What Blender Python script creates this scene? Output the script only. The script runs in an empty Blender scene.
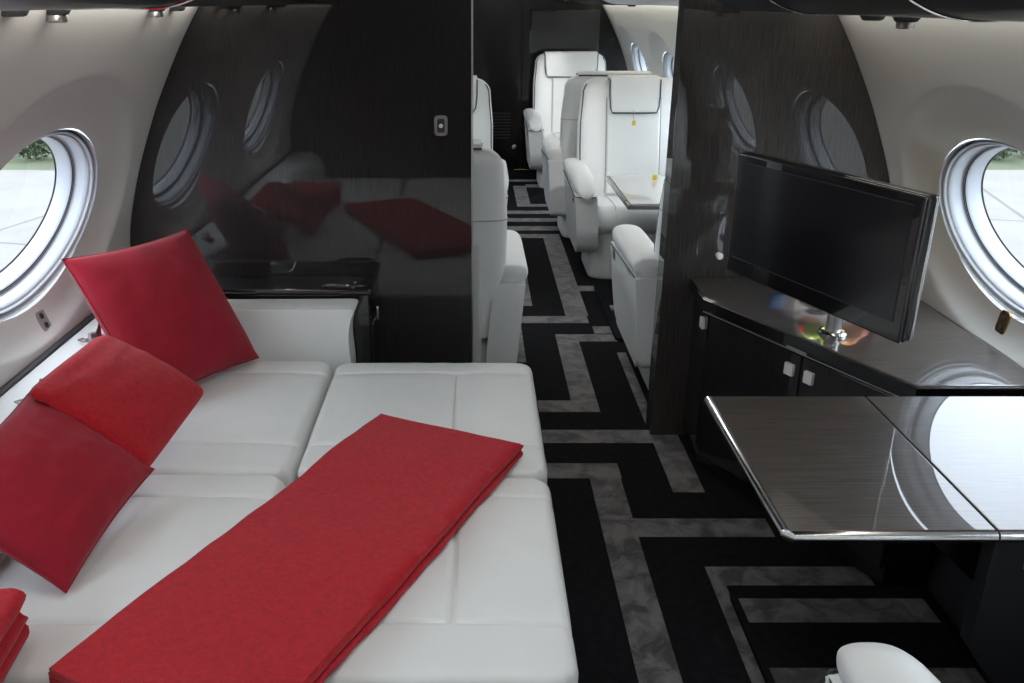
import bpy, bmesh, math, random
from mathutils import Vector, Matrix, noise
random.seed(7)
PI = math.pi
scene = bpy.context.scene
col = scene.collection
XC = 0.127                       # cabin centre line

# ------------------------------------------------------------------ materials
def nodes(name):
    m = bpy.data.materials.new(name); m.use_nodes = True
    nt = m.node_tree
    return m, nt, nt.nodes['Principled BSDF']

def mat(name, color, rough=.5, metal=0, coat=0, coat_rough=.01, coat_ior=1.5, bump=None, vary=None, sheen=0, spec=.5, emit=None):
    m, nt, b = nodes(name)
    b.inputs['Base Color'].default_value = (*color, 1)
    b.inputs['Roughness'].default_value = rough
    b.inputs['Metallic'].default_value = metal
    b.inputs['Coat Weight'].default_value = coat
    b.inputs['Coat Roughness'].default_value = coat_rough
    b.inputs['Coat IOR'].default_value = coat_ior
    b.inputs['Sheen Weight'].default_value = sheen
    b.inputs['Specular IOR Level'].default_value = spec
    if emit:
        b.inputs['Emission Color'].default_value = (*emit[0], 1); b.inputs['Emission Strength'].default_value = emit[1]
    tc = nt.nodes.new('ShaderNodeTexCoord')
    if vary:                                           # (scale, amount): soft tonal variation
        n = nt.nodes.new('ShaderNodeTexNoise'); n.inputs['Scale'].default_value = vary[0]; n.inputs['Detail'].default_value = 4
        nt.links.new(tc.outputs['Object'], n.inputs['Vector'])
        r = nt.nodes.new('ShaderNodeValToRGB')
        lo = [c * (1 - vary[1]) for c in color]; hi = [min(1, c * (1 + vary[1])) for c in color]
        r.color_ramp.elements[0].position = .3; r.color_ramp.elements[1].position = .7
        r.color_ramp.elements[0].color = (*lo, 1); r.color_ramp.elements[1].color = (*hi, 1)
        nt.links.new(n.outputs['Fac'], r.inputs['Fac']); nt.links.new(r.outputs['Color'], b.inputs['Base Color'])
    if bump:                                           # (scale, strength, distance)
        n = nt.nodes.new('ShaderNodeTexNoise'); n.inputs['Scale'].default_value = bump[0]; n.inputs['Detail'].default_value = 3
        nt.links.new(tc.outputs['Object'], n.inputs['Vector'])
        bp = nt.nodes.new('ShaderNodeBump'); bp.inputs['Strength'].default_value = bump[1]; bp.inputs['Distance'].default_value = bump[2]
        nt.links.new(n.outputs['Fac'], bp.inputs['Height']); nt.links.new(bp.outputs['Normal'], b.inputs['Normal'])
    return m

def veneer(name, lo, hi, stretch, coat_ior=1.6, rough=.45):
    """dark lacquered wood: fine streaks stretched along one axis, clear gloss on top"""
    m, nt, b = nodes(name)
    tc = nt.nodes.new('ShaderNodeTexCoord'); mp = nt.nodes.new('ShaderNodeMapping')
    mp.inputs['Scale'].default_value = stretch
    n = nt.nodes.new('ShaderNodeTexNoise'); n.inputs['Scale'].default_value = 1; n.inputs['Detail'].default_value = 6; n.inputs['Roughness'].default_value = .7
    r = nt.nodes.new('ShaderNodeValToRGB')
    r.color_ramp.elements[0].position = .38; r.color_ramp.elements[1].position = .66
    r.color_ramp.elements[0].color = (*lo, 1); r.color_ramp.elements[1].color = (*hi, 1)
    nt.links.new(tc.outputs['Object'], mp.inputs['Vector']); nt.links.new(mp.outputs['Vector'], n.inputs['Vector'])
    nt.links.new(n.outputs['Fac'], r.inputs['Fac']); nt.links.new(r.outputs['Color'], b.inputs['Base Color'])
    b.inputs['Roughness'].default_value = rough
    b.inputs['Specular IOR Level'].default_value = .2
    b.inputs['Coat Weight'].default_value = 1; b.inputs['Coat Roughness'].default_value = .003; b.inputs['Coat IOR'].default_value = coat_ior
    return m

M = {}
M['leather'] = mat('white leather', (.72, .735, .72), .42, bump=(320, .12, .002), vary=(9, .02))
M['leather_back'] = mat('grey white leather', (.64, .645, .62), .45, bump=(320, .12, .002))
M['piping'] = mat('dark piping', (.03, .04, .045), .5)
M['seam'] = mat('seam thread', (.38, .38, .36), .7)
M['wall'] = mat('cabin sidewall cloth', (.68, .69, .665), .7, bump=(500, .05, .001))
M['plastic'] = mat('white window plastic', (.52, .55, .59), .3)
M['gasket'] = mat('dark gasket', (.03, .032, .036), .5)
M['veneer_v'] = veneer('black lacquered veneer', (.004, .0036, .0036), (.021, .0185, .0175), (380, 380, 9))
M['veneer_lit'] = veneer('window lit lacquered veneer', (.014, .012, .011), (.062, .055, .050), (380, 380, 9))  # black veneer with the left window's light put into a paler colour
M['veneer_f'] = mat('dim black bulkhead', (.004, .0035, .0035), .35, spec=.2, coat=.4, coat_rough=.05)
M['veneer_x'] = veneer('dark brown lacquered veneer', (.036, .030, .026), (.088, .076, .067), (7, 420, 420), 1.5)
M['lacquer'] = mat('piano black lacquer', (.006, .006, .007), .25, coat=1, coat_rough=.01, coat_ior=1.6)
M['black'] = mat('matt black panel', (.008, .008, .010), .55)
M['fabric'] = mat('crimson cushion cloth', (.295, .012, .026), .85, bump=(900, .25, .002), sheen=.12, vary=(14, .06), spec=.15)
M['fleece'] = mat('crimson fleece', (.40, .014, .022), .92, bump=(420, .6, .004), sheen=.15, vary=(90, .16), spec=.08)
M['chrome'] = mat('chrome', (.75, .75, .76), .12, 1)
M['steel'] = mat('satin steel', (.55, .55, .54), .3, 1)
M['handle'] = mat('pale satin handle', (.62, .61, .58), .35)
M['brass'] = mat('bronze plate', (.40, .28, .12), .22, 1)
M['screen'] = mat('dark screen', (.004, .004, .006), .22, coat=1, coat_rough=.12, coat_ior=1.4)
M['overhead'] = mat('dark overhead lacquer', (.006, .006, .007), .3, spec=.2, coat=.35, coat_rough=.02)
M['bezel'] = mat('gloss black bezel', (.008, .008, .009), .12, coat=1, coat_rough=.02)
M['carpet'] = mat('black carpet', (.0085, .0085, .0095), .95, bump=(700, .5, .004), vary=(40, .3), spec=.1)
M['white'] = mat('white dot', (.9, .9, .88), .4)
M['yellow'] = mat('yellow tag', (.75, .52, .05), .5)
M['apple'] = mat('red apple skin', (.55, .03, .02), .3, vary=(12, .5))
M['peach'] = mat('orange fruit skin', (.80, .28, .07), .45, vary=(20, .2))
M['lime'] = mat('green fruit skin', (.45, .60, .07), .4, vary=(14, .2))
M['pink'] = mat('pink fruit skin', (.80, .25, .20), .4, vary=(14, .25))
M['blue'] = mat('blue wrapper', (.10, .30, .70), .3)
M['trunk'] = mat('bark', (.04, .03, .02), .9)
M['leaf'] = mat('shrub leaves', (.038, .060, .024), .7, vary=(6, .4))
M['grass'] = mat('dry grass', (.050, .060, .026), .95, vary=(.6, .3))
M['ceiling'] = mat('ceiling cloth', (.62, .61, .58), .8)

def stripe_material():
    m, nt, b = nodes('mottled grey carpet pile')
    tc = nt.nodes.new('ShaderNodeTexCoord')
    n = nt.nodes.new('ShaderNodeTexNoise'); n.inputs['Scale'].default_value = 14; n.inputs['Detail'].default_value = 5; n.inputs['Roughness'].default_value = .62; n.inputs['Distortion'].default_value = .8
    r = nt.nodes.new('ShaderNodeValToRGB')
    r.color_ramp.elements[0].position = .39; r.color_ramp.elements[1].position = .60
    r.color_ramp.elements[0].color = (.030, .027, .026, 1); r.color_ramp.elements[1].color = (.150, .138, .132, 1)
    nt.links.new(tc.outputs['Object'], n.inputs['Vector']); nt.links.new(n.outputs['Fac'], r.inputs['Fac'])
    nt.links.new(r.outputs['Color'], b.inputs['Base Color'])
    b.inputs['Roughness'].default_value = .8; b.inputs['Sheen Weight'].default_value = .3
    n2 = nt.nodes.new('ShaderNodeTexNoise'); n2.inputs['Scale'].default_value = 500
    nt.links.new(tc.outputs['Object'], n2.inputs['Vector'])
    bp = nt.nodes.new('ShaderNodeBump'); bp.inputs['Strength'].default_value = .4; bp.inputs['Distance'].default_value = .004
    nt.links.new(n2.outputs['Fac'], bp.inputs['Height']); nt.links.new(bp.outputs['Normal'], b.inputs['Normal'])
    return m
M['stripe'] = stripe_material()

def glass_material(name, tint, refl):
    m = bpy.data.materials.new(name); m.use_nodes = True; nt = m.node_tree; nt.nodes.clear()
    o = nt.nodes.new('ShaderNodeOutputMaterial'); mx = nt.nodes.new('ShaderNodeMixShader')
    t = nt.nodes.new('ShaderNodeBsdfTransparent'); t.inputs['Color'].default_value = (*tint, 1)
    g = nt.nodes.new('ShaderNodeBsdfGlossy'); g.inputs['Roughness'].default_value = .02
    lw = nt.nodes.new('ShaderNodeLayerWeight'); lw.inputs['Blend'].default_value = .25
    f = nt.nodes.new('ShaderNodeMath'); f.operation = 'MULTIPLY'; f.inputs[1].default_value = refl
    nt.links.new(lw.outputs['Facing'], f.inputs[0]); nt.links.new(f.outputs[0], mx.inputs[0]); nt.links.new(t.outputs[0], mx.inputs[1]); nt.links.new(g.outputs[0], mx.inputs[2])
    nt.links.new(mx.outputs[0], o.inputs['Surface'])
    return m
M['glass'] = glass_material('window glazing', (.97, .98, .98), .05)
M['bowl_glass'] = glass_material('clear bowl glass', (.93, .95, .96), .35)

def apron_material():
    m, nt, b = nodes('concrete apron')
    tc = nt.nodes.new('ShaderNodeTexCoord'); mp = nt.nodes.new('ShaderNodeMapping'); mp.inputs['Rotation'].default_value = (0, 0, .25)
    br = nt.nodes.new('ShaderNodeTexBrick'); br.inputs['Scale'].default_value = 1
    br.offset = 0
    br.inputs['Brick Width'].default_value = 5.5; br.inputs['Row Height'].default_value = 5.5; br.inputs['Mortar Size'].default_value = .04
    br.inputs['Color1'].default_value = (.150, .140, .124, 1); br.inputs['Color2'].default_value = (.160, .150, .134, 1); br.inputs['Mortar'].default_value = (.085, .08, .073, 1)
    n = nt.nodes.new('ShaderNodeTexNoise'); n.inputs['Scale'].default_value = 1.2; n.inputs['Detail'].default_value = 6
    mx = nt.nodes.new('ShaderNodeMix'); mx.data_type = 'RGBA'; mx.blend_type = 'MULTIPLY'; mx.inputs[0].default_value = .35
    nt.links.new(tc.outputs['Object'], mp.inputs['Vector']); nt.links.new(mp.outputs['Vector'], br.inputs['Vector']); nt.links.new(tc.outputs['Object'], n.inputs['Vector'])
    nt.links.new(br.outputs['Color'], mx.inputs[6]); nt.links.new(n.outputs['Fac'], mx.inputs[7])
    nt.links.new(mx.outputs[2], b.inputs['Base Color']); b.inputs['Roughness'].default_value = .9
    return m
M['apron'] = apron_material()

# ------------------------------------------------------------------ helpers
def link(name, bm, m, parent=None, smooth=35, matrix=None):
    me = bpy.data.meshes.new(name); bmesh.ops.recalc_face_normals(bm, faces=bm.faces); bm.to_mesh(me); bm.free()
    for x in (m if isinstance(m, (list, tuple)) else [m]): me.materials.append(x)
    if smooth:
        me.polygons.foreach_set('use_smooth', [True] * len(me.polygons))
        me.set_sharp_from_angle(angle=math.radians(smooth))
    o = bpy.data.objects.new(name, me); col.objects.link(o)
    if smooth and smooth <= 50 and len(me.polygons) < 4000:          # keep large flats optically flat
        wn = o.modifiers.new('weighted_normal', 'WEIGHTED_NORMAL'); wn.keep_sharp = True; wn.weight = 100
    if parent: o.parent = parent
    if matrix is not None: o.matrix_world = matrix
    return o

def tag(o, label, cat, group=None, kind=None):
    o['label'] = label; o['category'] = cat
    if group: o['group'] = group
    if kind: o['kind'] = kind
    return o

def struct(o):
    o['kind'] = 'structure'; return o

def thing(name, label, cat, loc=(0, 0, 0), rotz=0, group=None):
    o = bpy.data.objects.new(name, None); col.objects.link(o); o.empty_display_size = .1
    o.location = loc; o.rotation_euler = (0, 0, rotz)
    return tag(o, label, cat, group)

def dup(root, loc, rotz, label, group=None):
    r = root.copy(); col.objects.link(r); r.location = loc; r.rotation_euler = (0, 0, rotz); r['label'] = label
    if group: r['group'] = group
    for ch in list(root.children):
        c = ch.copy(); col.objects.link(c); c.parent = r
        for g in ch.children:
            d = g.copy(); col.objects.link(d); d.parent = c
    return r

def box(bm, c, s, bevel=0, seg=3, rot=None):
    g = bmesh.ops.create_cube(bm, size=1)['verts']
    bmesh.ops.scale(bm, vec=s, verts=g)
    if bevel:
        es = list({e for v in g for e in v.link_edges})
        f = bmesh.ops.bevel(bm, geom=es, offset=min(bevel, min(s) * .49), segments=seg, affect='EDGES', profile=.5)
        g = list({v for fc in f['faces'] for v in fc.verts} | {v for v in g if v.is_valid})
    if rot is not None: bmesh.ops.rotate(bm, cent=(0, 0, 0), matrix=rot, verts=g)
    bmesh.ops.translate(bm, vec=c, verts=g)
    return g

def prism(bm, pts, axis, a, b, bevel=0, seg=3):
    """closed outline (list of 2-D points) extruded from a to b along axis"""
    def mk(p, t):
        return (t, p[0], p[1]) if axis == 'x' else (p[0], t, p[1]) if axis == 'y' else (p[0], p[1], t)
    va = [bm.verts.new(mk(p, a)) for p in pts]; vb = [bm.verts.new(mk(p, b)) for p in pts]
    n = len(pts); fs = [bm.faces.new(va), bm.faces.new(vb[::-1])]
    for i in range(n): bm.faces.new((va[i], va[(i + 1) % n], vb[(i + 1) % n], vb[i]))
    vs = va + vb
    if bevel:
        es = list({e for f in fs for e in f.edges})
        r = bmesh.ops.bevel(bm, geom=es, offset=bevel, segments=seg, affect='EDGES', profile=.5)
        vs = list({v for v in vs if v.is_valid} | {v for f in r['faces'] for v in f.verts})
    return vs

def round_poly(pts, radii, n=5):
    out = []; k = len(pts)
    for i in range(k):
        p = Vector(pts[i]); a = Vector(pts[i - 1]) - p; b = Vector(pts[(i + 1) % k]) - p
        r = radii[i] if isinstance(radii, (list, tuple)) else radii
        if r <= 0: out.append(tuple(p)); continue
        t = min(r, a.length * .48, b.length * .48); A = p + a.normalized() * t; B = p + b.normalized() * t
        for j in range(n + 1):
            s = j / n; out.append(tuple(A * (1 - s) ** 2 + p * 2 * s * (1 - s) + B * s * s))
    return out

def tube(bm, pts, r, n=8, closed=False):
    pts = [Vector(p) for p in pts]; rings = []; k = len(pts)
    up = Vector((0, 0, 1))
    for i, p in enumerate(pts):
        d = (pts[(i + 1) % k] - pts[i - 1]) if closed or 0 < i < k - 1 else (pts[1] - pts[0] if i == 0 else pts[-1] - pts[-2])
        d.normalize(); u = d.cross(up)
        if u.length < 1e-3: u = d.cross(Vector((1, 0, 0)))
        u.normalize(); w = u.cross(d)
        rings.append([bm.verts.new(p + (u * math.cos(2 * PI * j / n) + w * math.sin(2 * PI * j / n)) * r) for j in range(n)])
    for i in range(k if closed else k - 1):
        A, B = rings[i], rings[(i + 1) % k]
        for j in range(n): bm.faces.new((A[j], A[(j + 1) % n], B[(j + 1) % n], B[j]))
    if not closed: bm.faces.new(rings[0][::-1]); bm.faces.new(rings[-1])

def lathe(bm, prof, c=(0, 0, 0), n=32, axis='z'):
    c = Vector(c); rings = []
    for r, z in prof:
        ring = []
        for j in range(n):
            a = 2 * PI * j / n; q = (r * math.cos(a), r * math.sin(a), z)
            if axis == 'x': q = (z, q[0], q[1])
            if axis == 'y': q = (q[0], z, q[1])
            ring.append(bm.verts.new(c + Vector(q)))
        rings.append(ring)
    for A, B in zip(rings, rings[1:]):
        for j in range(n): bm.faces.new((A[j], A[(j + 1) % n], B[(j + 1) % n], B[j]))
    bm.faces.new(rings[0][::-1]); bm.faces.new(rings[-1])

def spow(v, e): return math.copysign(abs(v) ** e, v)

def loft(bm, secs, n=48, cap=True):
    """secs: (centre, half width, half depth, exponent) superellipses in horizontal planes"""
    rings = []
    for c, w, d, e in secs:
        rings.append([bm.verts.new((c[0] + w * spow(math.cos(2 * PI * j / n), 2 / e), c[1] + d * spow(math.sin(2 * PI * j / n), 2 / e), c[2])) for j in range(n)])
    for A, B in zip(rings, rings[1:]):
        for j in range(n): bm.faces.new((A[j], A[(j + 1) % n], B[(j + 1) % n], B[j]))
    if cap: bm.faces.new(rings[0][::-1]); bm.faces.new(rings[-1])

def smooth(a, b, x):
    t = max(0, min(1, (x - a) / (b - a))); return t * t * (3 - 2 * t)

# ------------------------------------------------------------------ cabin shell
HW = [(0, 1.108), (.3, 1.225), (.55, 1.30), (.62, 1.305), (.74, 1.303), (.816, 1.287), (.90, 1.262), (.993, 1.232), (1.078, 1.197), (1.173, 1.158), (1.217, 1.136),
      (1.345, 1.069), (1.43, 1.018), (1.488, .98), (1.58, .91), (1.66, .83), (1.76, .66), (1.83, .45), (1.87, .2), (1.88, 0)]
def hw(z):
    for (z0, w0), (z1, w1) in zip(HW, HW[1:]):
        if z <= z1: return w0 + (w1 - w0) * (z - z0) / (z1 - z0)
    return 0
def hws(z):                       # softened profile
    return sum(hw(max(0, z + d)) for d in (-.05, -.025, 0, .025, .05)) / 5

WY = [-1.86 + 1.37 * k for k in range(8)]
WZ, WA, WB = .95, .385, .238
WZS = {-1: .957, 1: .931}        # window centre height, left and right
Z0, Z1 = .60, 1.45
YB, YF = WY[0] - .685, WY[-1] + .685
def dish(dy, dz):
    B = .365 if dz > 0 else .335
    rin = math.hypot(dy / WA, dz / WB)
    rout = math.hypot(dy / .55, dz / B)
    if rout >= 1: return 0
    t = min(1, max(0, (1 - rout) / max(1e-6, (1 - rout) + max(0, (rin - 1)) * .55)))
    return .036 * (1 - (1 - t) ** 2)

def sidewall(sgn):
    WZ = WZS[sgn]
    bm = bmesh.new(); key = {}
    def V(y, z, d=0):
        k = (round(y, 4), round(z, 4))
        if k not in key: key[k] = bm.verts.new((XC + sgn * (hws(z) + d), y, z))
        return key[k]
    n = 28
    for yc in WY:
        outer = []
        for i in range(n): outer.append((-.685 + 1.37 * i / n, Z0 - WZ))
        for i in range(n): outer.append((.685, Z0 - WZ + (Z1 - Z0) * i / n))
        for i in range(n): outer.append((.685 - 1.37 * i / n, Z1 - WZ))
        for i in range(n): outer.append((-.685, Z1 - WZ - (Z1 - Z0) * i / n))
        R = 26; rings = []
        for k in range(R + 1):
            t = k / R; ring = []
            for dy, dz in outer:
                a = math.atan2(dz / .425, dy / .685); iy, iz = WA * math.cos(a), WB * math.sin(a)
                y, z = iy + (dy - iy) * t, iz + (dz - iz) * t
                ring.append(V(yc + y, WZ + z, dish(y, z)))
            rings.append(ring)
        for A, B in zip(rings, rings[1:]):
            for j in range(len(A)):
                q = (A[j], A[(j + 1) % len(A)], B[(j + 1) % len(A)], B[j])
                if len(set(q)) == 4:
                    try: bm.faces.new(q)
                    except ValueError: pass
        zs = [Z1, 1.49, 1.54, 1.60, 1.66]
        for a, b in zip(zs, zs[1:]):
            for i in range(n):
                y0, y1 = yc - .685 + 1.37 * i / n, yc - .685 + 1.37 * (i + 1) / n
                bm.faces.new((V(y0, a), V(y1, a), V(y1, b), V(y0, b)))
    return struct(link('wall_left' if sgn < 0 else 'wall_right', bm, M['wall'], smooth=60))
sidewall(-1); sidewall(1)

def window(sgn, yc, idx):
    """oval window set in the sidewall: lip, reveal, gasket, inner ring, pane"""
    WZ = WZS[sgn]
    x0 = XC + sgn * (hws(WZ) + .036); slope = (hws(WZ + .1) - hws(WZ - .1)) / .2
    s = Vector((sgn * slope, 0, 1)).normalized(); nrm = Vector((sgn, 0, -slope)).normalized(); c = Vector((x0, yc, WZ))
    BB = WB * math.hypot(1, slope)
    def rings(prof, m, name, parent):
        bm = bmesh.new(); R = []
        for e, d in prof:
            R.append([bm.verts.new(c + Vector((0, 1, 0)) * (WA - e) * math.cos(2 * PI * j / 96) + s * (BB - e) * math.sin(2 * PI * j / 96) + nrm * d) for j in range(96)])
        for A, B in zip(R, R[1:]):
            for j in range(96): bm.faces.new((A[j], A[(j + 1) % 96], B[(j + 1) % 96], B[j]))
        return link(name, bm, m, parent, 40)
    w = rings([(-.006, .004), (-.003, -.004), (.000, -.006), (.003, -.004), (.004, .010)], M['plastic'], 'window_%d' % idx, None); struct(w)
    rings([(.003, .008), (.008, .020), (.012, .022)], M['gasket'], 'gap_seal', w)
    rings([(.0095, .020), (.010, .006), (.013, .002), (.016, .004), (.018, .012), (.0185, .016), (.021, .012), (.025, .016), (.027, .026), (.028, .042), (.030, .048), (.036, .052)], M['plastic'], 'reveal', w)
    rings([(.034, .049), (.0365, .054), (.038, .058)], M['gasket'], 'gasket', w)
    rings([(.036, .056), (.040, .054), (.044, .060), (.048, .084), (.050, .094)], M['plastic'], 'inner_ring', w)
    rings([(.0490, .092), (.051, .096), (.053, .098)], M['gasket'], 'pane_seal', w)
    bm = bmesh.new()
    f = [bm.verts.new(c + Vector((0, 1, 0)) * (WA - .050) * math.cos(2 * PI * j / 96) + s * (BB - .050) * math.sin(2 * PI * j / 96) + nrm * .098) for j in range(96)]
    bm.faces.new(f); link('pane', bm, M['glass'], w, 0)
k = 1
for sg in (-1, 1):
    for yc in WY: window(sg, yc, k); k += 1

# ceiling, lower sidewalls, end walls
bm = bmesh.new(); prof = []
zs = [1.66, 1.71, 1.76, 1.80, 1.83, 1.855, 1.87, 1.88]
pts = [(XC - hws(z) if z < 1.88 else XC, z) for z in zs]; pts += [(2 * XC - x, z) for x, z in pts[-2::-1]]
A = [bm.verts.new((x, YB, z)) for x, z in pts]; B = [bm.verts.new((x, YF, z)) for x, z in pts]
for i in range(len(pts) - 1): bm.faces.new((A[i], A[i + 1], B[i + 1], B[i]))
struct(link('ceiling', bm, M['ceiling'], smooth=60))
for sg, nm in ((-1, 'left'), (1, 'right')):
    bm = bmesh.new(); zz = [0, .15, .3, .45, .585]
    A = [bm.verts.new((XC + sg * hws(z) if z else XC + sg * 1.11, YB, z)) for z in zz]; B = [bm.verts.new((v.co.x, YF, v.co.z)) for v in A]
    for i in range(4): bm.faces.new((A[i], A[i + 1], B[i + 1], B[i]))
    struct(link('baseboard_' + nm, bm, M['black'], smooth=60))
    bm = bmesh.new(); box(bm, (XC + sg * 1.298, (YB + YF) / 2, .595), (.03, YF - YB, .022), .004)
    struct(link('trim_1' if sg < 0 else 'trim_2', bm, M['gasket'] if sg < 0 else M['lacquer']))

def end_wall(name, y, t, x0, x1, m, ztop=1.875):
    """flat bulkhead that follows the fuselage outline between x0 and x1"""
    zs = [i * .03 for i in range(63)]
    bm = bmesh.new(); L = []; R = []
    for z in zs:
        if z > ztop: break
        w = hws(z) - .002 if z > .02 else 1.11
        l, r_ = max(x0, XC - w), min(x1, XC + w)
        if r_ - l < .004: break
        L.append((l, z)); R.append((r_, z))
    prism(bm, L + R[::-1], 'y', y, y + t, .004, 2)
    return struct(link(name, bm, m, smooth=25))
PL = end_wall('wall_front_left', 2.90, .06, -3, -.012, M['veneer_v'])
PR = end_wall('wall_front_right', 2.90, .09, .648, 3, M['veneer_lit'])
end_wall('wall_far', 8.30, .06, .425, 3, M['veneer_f'])
end_wall('wall_far_left', 8.30, .06, -3, -.42, M['veneer_f'])
end_wall('wall_back', -2.5, .06, -3, 3, M['veneer_v'])
end_wall('wall_back_left', .06, .06, -3, -.36, M['veneer_v'])
end_wall('wall_back_right', .06, .06, .50, 3, M['veneer_v'])
bm = bmesh.new(); box(bm, (-.009, 2.93, .94), (.006, .066, 1.86), .002); struct(link('trim_3', bm, M['steel']))
# far door in the dark end of the cabin
bm = bmesh.new(); box(bm, (0, 8.36, .93), (.86, .04, 1.86), .004); dr = struct(link('door_1', bm, M['veneer_f']))
bm = bmesh.new(); lathe(bm, [(.012, -.03), (.022, -.025), (.024, -.012), (.012, 0), (.012, .03)], (.37, 8.33, .22), 20, 'y'); link('door_knob', bm, M['steel'], dr)
bm = bmesh.new()
for i in range(9): box(bm, (.16, 8.338, .30 + i * .028), (.34, .012, .012), .003)
link('vent_grille', bm, M['black'], dr)
bm = bmesh.new(); box(bm, (.445, 8.29, .012), (.15, .03, .02), .004); struct(link('trim_4', bm, M['brass']))

# ------------------------------------------------------------------ floor with woven key pattern
STR = [  # x0, x1, y0, y1 of the grey bands on the black carpet
 (.17, .75, 2.837, 2.941), (.25, .49, 3.094, 3.200), (.386, .490, 3.200, 3.950), (.490, .72, 3.855, 3.950),
 (.17, .228, 3.60, 4.104), (.15, .568, 4.108, 4.210), (.462, .578, 4.210, 5.895), (.22, .462, 5.790, 5.895), (.578, .70, 4.625, 4.720),
 (.15, .302, 4.372, 5.22), (.578, .70, 3.96, 4.06),
 (.10, .66, 5.996, 6.120), (.10, .66, 6.257, 6.367), (.10, .66, 6.510, 6.617), (.33, .62, 6.755, 6.852), (.33, .438, 6.852, 7.58), (.438, .66, 7.51, 7.649),
 (.10, .66, 7.77, 7.87),
 (.648, .688, 3.00, 3.715), (.648, .752, 2.494, 2.837),
 (.10, .494, 2.584, 2.687), (.386, .490, 1.0, 2.584), (.490, .90, 2.238, 2.338),
 (.652, 1.10, 2.004, 2.090), (.652, .690, 1.0, 2.004)]
bm = bmesh.new()
f = bm.faces.new([bm.verts.new(p) for p in ((XC - 1.12, YB, 0), (XC + 1.12, YB, 0), (XC + 1.12, YF, 0), (XC - 1.12, YF, 0))])
for x0, x1, y0, y1 in STR:
    f = bm.faces.new([bm.verts.new(p) for p in ((x0, y0, .0015), (x1, y0, .0015), (x1, y1, .0015), (x0, y1, .0015))]); f.material_index = 1
me_floor = link('floor', bm, [M['carpet'], M['stripe']], smooth=0); struct(me_floor)

def pallet(name, x0, x1, y0, y1, bands):
    bm = bmesh.new(); prism(bm, round_poly([(x0, y0), (x1, y0), (x1, y1), (x0, y1)], .035), 'z', 0, .018, .006, 2)
    for a, b, c, d in bands:
        f = bm.faces.new([bm.verts.new(p) for p in ((a, c, .0195), (b, c, .0195), (b, d, .0195), (a, d, .0195))]); f.material_index = 1
    return struct(link(name, bm, [M['carpet'], M['stripe']], smooth=30))
pallet('floor_panel', .684, 1.20, .0, 1.975, [(.70, 1.19, 1.828, 1.924), (.70, 1.19, 1.56, 1.664)])
pallet('floor_panel', .664, 1.20, 3.85, 4.70, [(.70, 1.19, 3.95, 4.05), (.70, 1.19, 4.25, 4.33)])

# ------------------------------------------------------------------ overhead panels with lamps and air nozzles
def overhead(sgn, zb, joints, label):
    t = thing('overhead_panel', label, 'overhead panel', (XC, 0, 0))
    sec = round_poly([(.60, 1.60), (.58, zb + .05), (.68, zb), (.893, zb), (.899, zb + .02), (.83, 1.60)], [.01, .09, .10, .012, .01, .01], 8)
    sec = [(sgn * x, z) for x, z in sec]
    bm = bmesh.new(); prism(bm, sec, 'y', YB, 2.897, .003, 2); link('housing', bm, M['overhead'], t)
    for y in joints:
        bm = bmesh.new(); ring = [(XC * 0 + x * 1.0, y, z - (.0015 if z < zb + .2 else 0)) for x, z in sec]
        tube(bm, ring, .0028, 6, True); link('joint_trim', bm, M['chrome'], t)
    return t
overhead(-1, 1.4875, [1.74], 'gloss black overhead panel along the ceiling above the white sofa')
overhead(1, 1.469, [1.60, 2.36], 'gloss black overhead panel along the ceiling above the television')
for sg, y1 in ((1, YF), (-1, YF)):
    t = thing('overhead_panel', 'pale overhead panel above the %s row of forward armchairs' % ('window side' if sg > 0 else 'partly hidden'), 'overhead panel', (XC, 0, 0))
    bm = bmesh.new(); sec = round_poly([(.60, 1.60), (.58, 1.53), (.68, 1.478), (.893, 1.478), (.899, 1.50), (.83, 1.60)], [.01, .09, .10, .012, .01, .01], 8)
    prism(bm, [(sg * x, z) for x, z in sec], 'y', 3.0, 8.295, .003, 2); link('housing', bm, M['plastic'] if sg > 0 else M['lacquer'], t)
    bm = bmesh.new(); prism(bm, round_poly([(sg * .56, 1.60), (sg * .56, 1.50), (sg * .67, 1.474), (sg * .901, 1.474), (sg * .82, 1.60)], .02), 'y', 5.6, 8.29, .002, 2); link('dark_cover', bm, M['lacquer'], t)

def nozzle(x, y, z, label, out):
    t = thing('air_nozzle', label, 'air nozzle', (x, y, z), 0, None)
    bm = bmesh.new(); lathe(bm, [(.030, .004), (.030, -.004), (.024, -.013), (.018, -.015)], n=28); link('housing', bm, M['gasket'], t)
    if out:
        bm = bmesh.new(); lathe(bm, [(.017, -.010), (.020, -.016), (.020, -.026), (.017, -.029), (.012, -.027)], n=28); link('nozzle', bm, M['steel'], t)
nozzle(-.85, 1.72, 1.487, 'flat black reading lamp under the left overhead panel nearest the frame corner', False)
nozzle(-.85, 1.90, 1.487, 'steel air nozzle under the left overhead panel above the oval window', True)
nozzle(-.85, 2.49, 1.487, 'steel air nozzle under the left overhead panel beside the black partition', True)
nozzle(-.85, 2.66, 1.487, 'flat black reading lamp under the left overhead panel beside the black partition', False)
nozzle(.97, 2.28, 1.469, 'flat black reading lamp under the overhead panel above the television', False)
nozzle(.97, 2.10, 1.469, 'steel air nozzle under the overhead panel above the television', True)
nozzle(1.0, 6.0, 1.478, 'small reading lamp under the pale panel above the forward armchairs', False)

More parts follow.
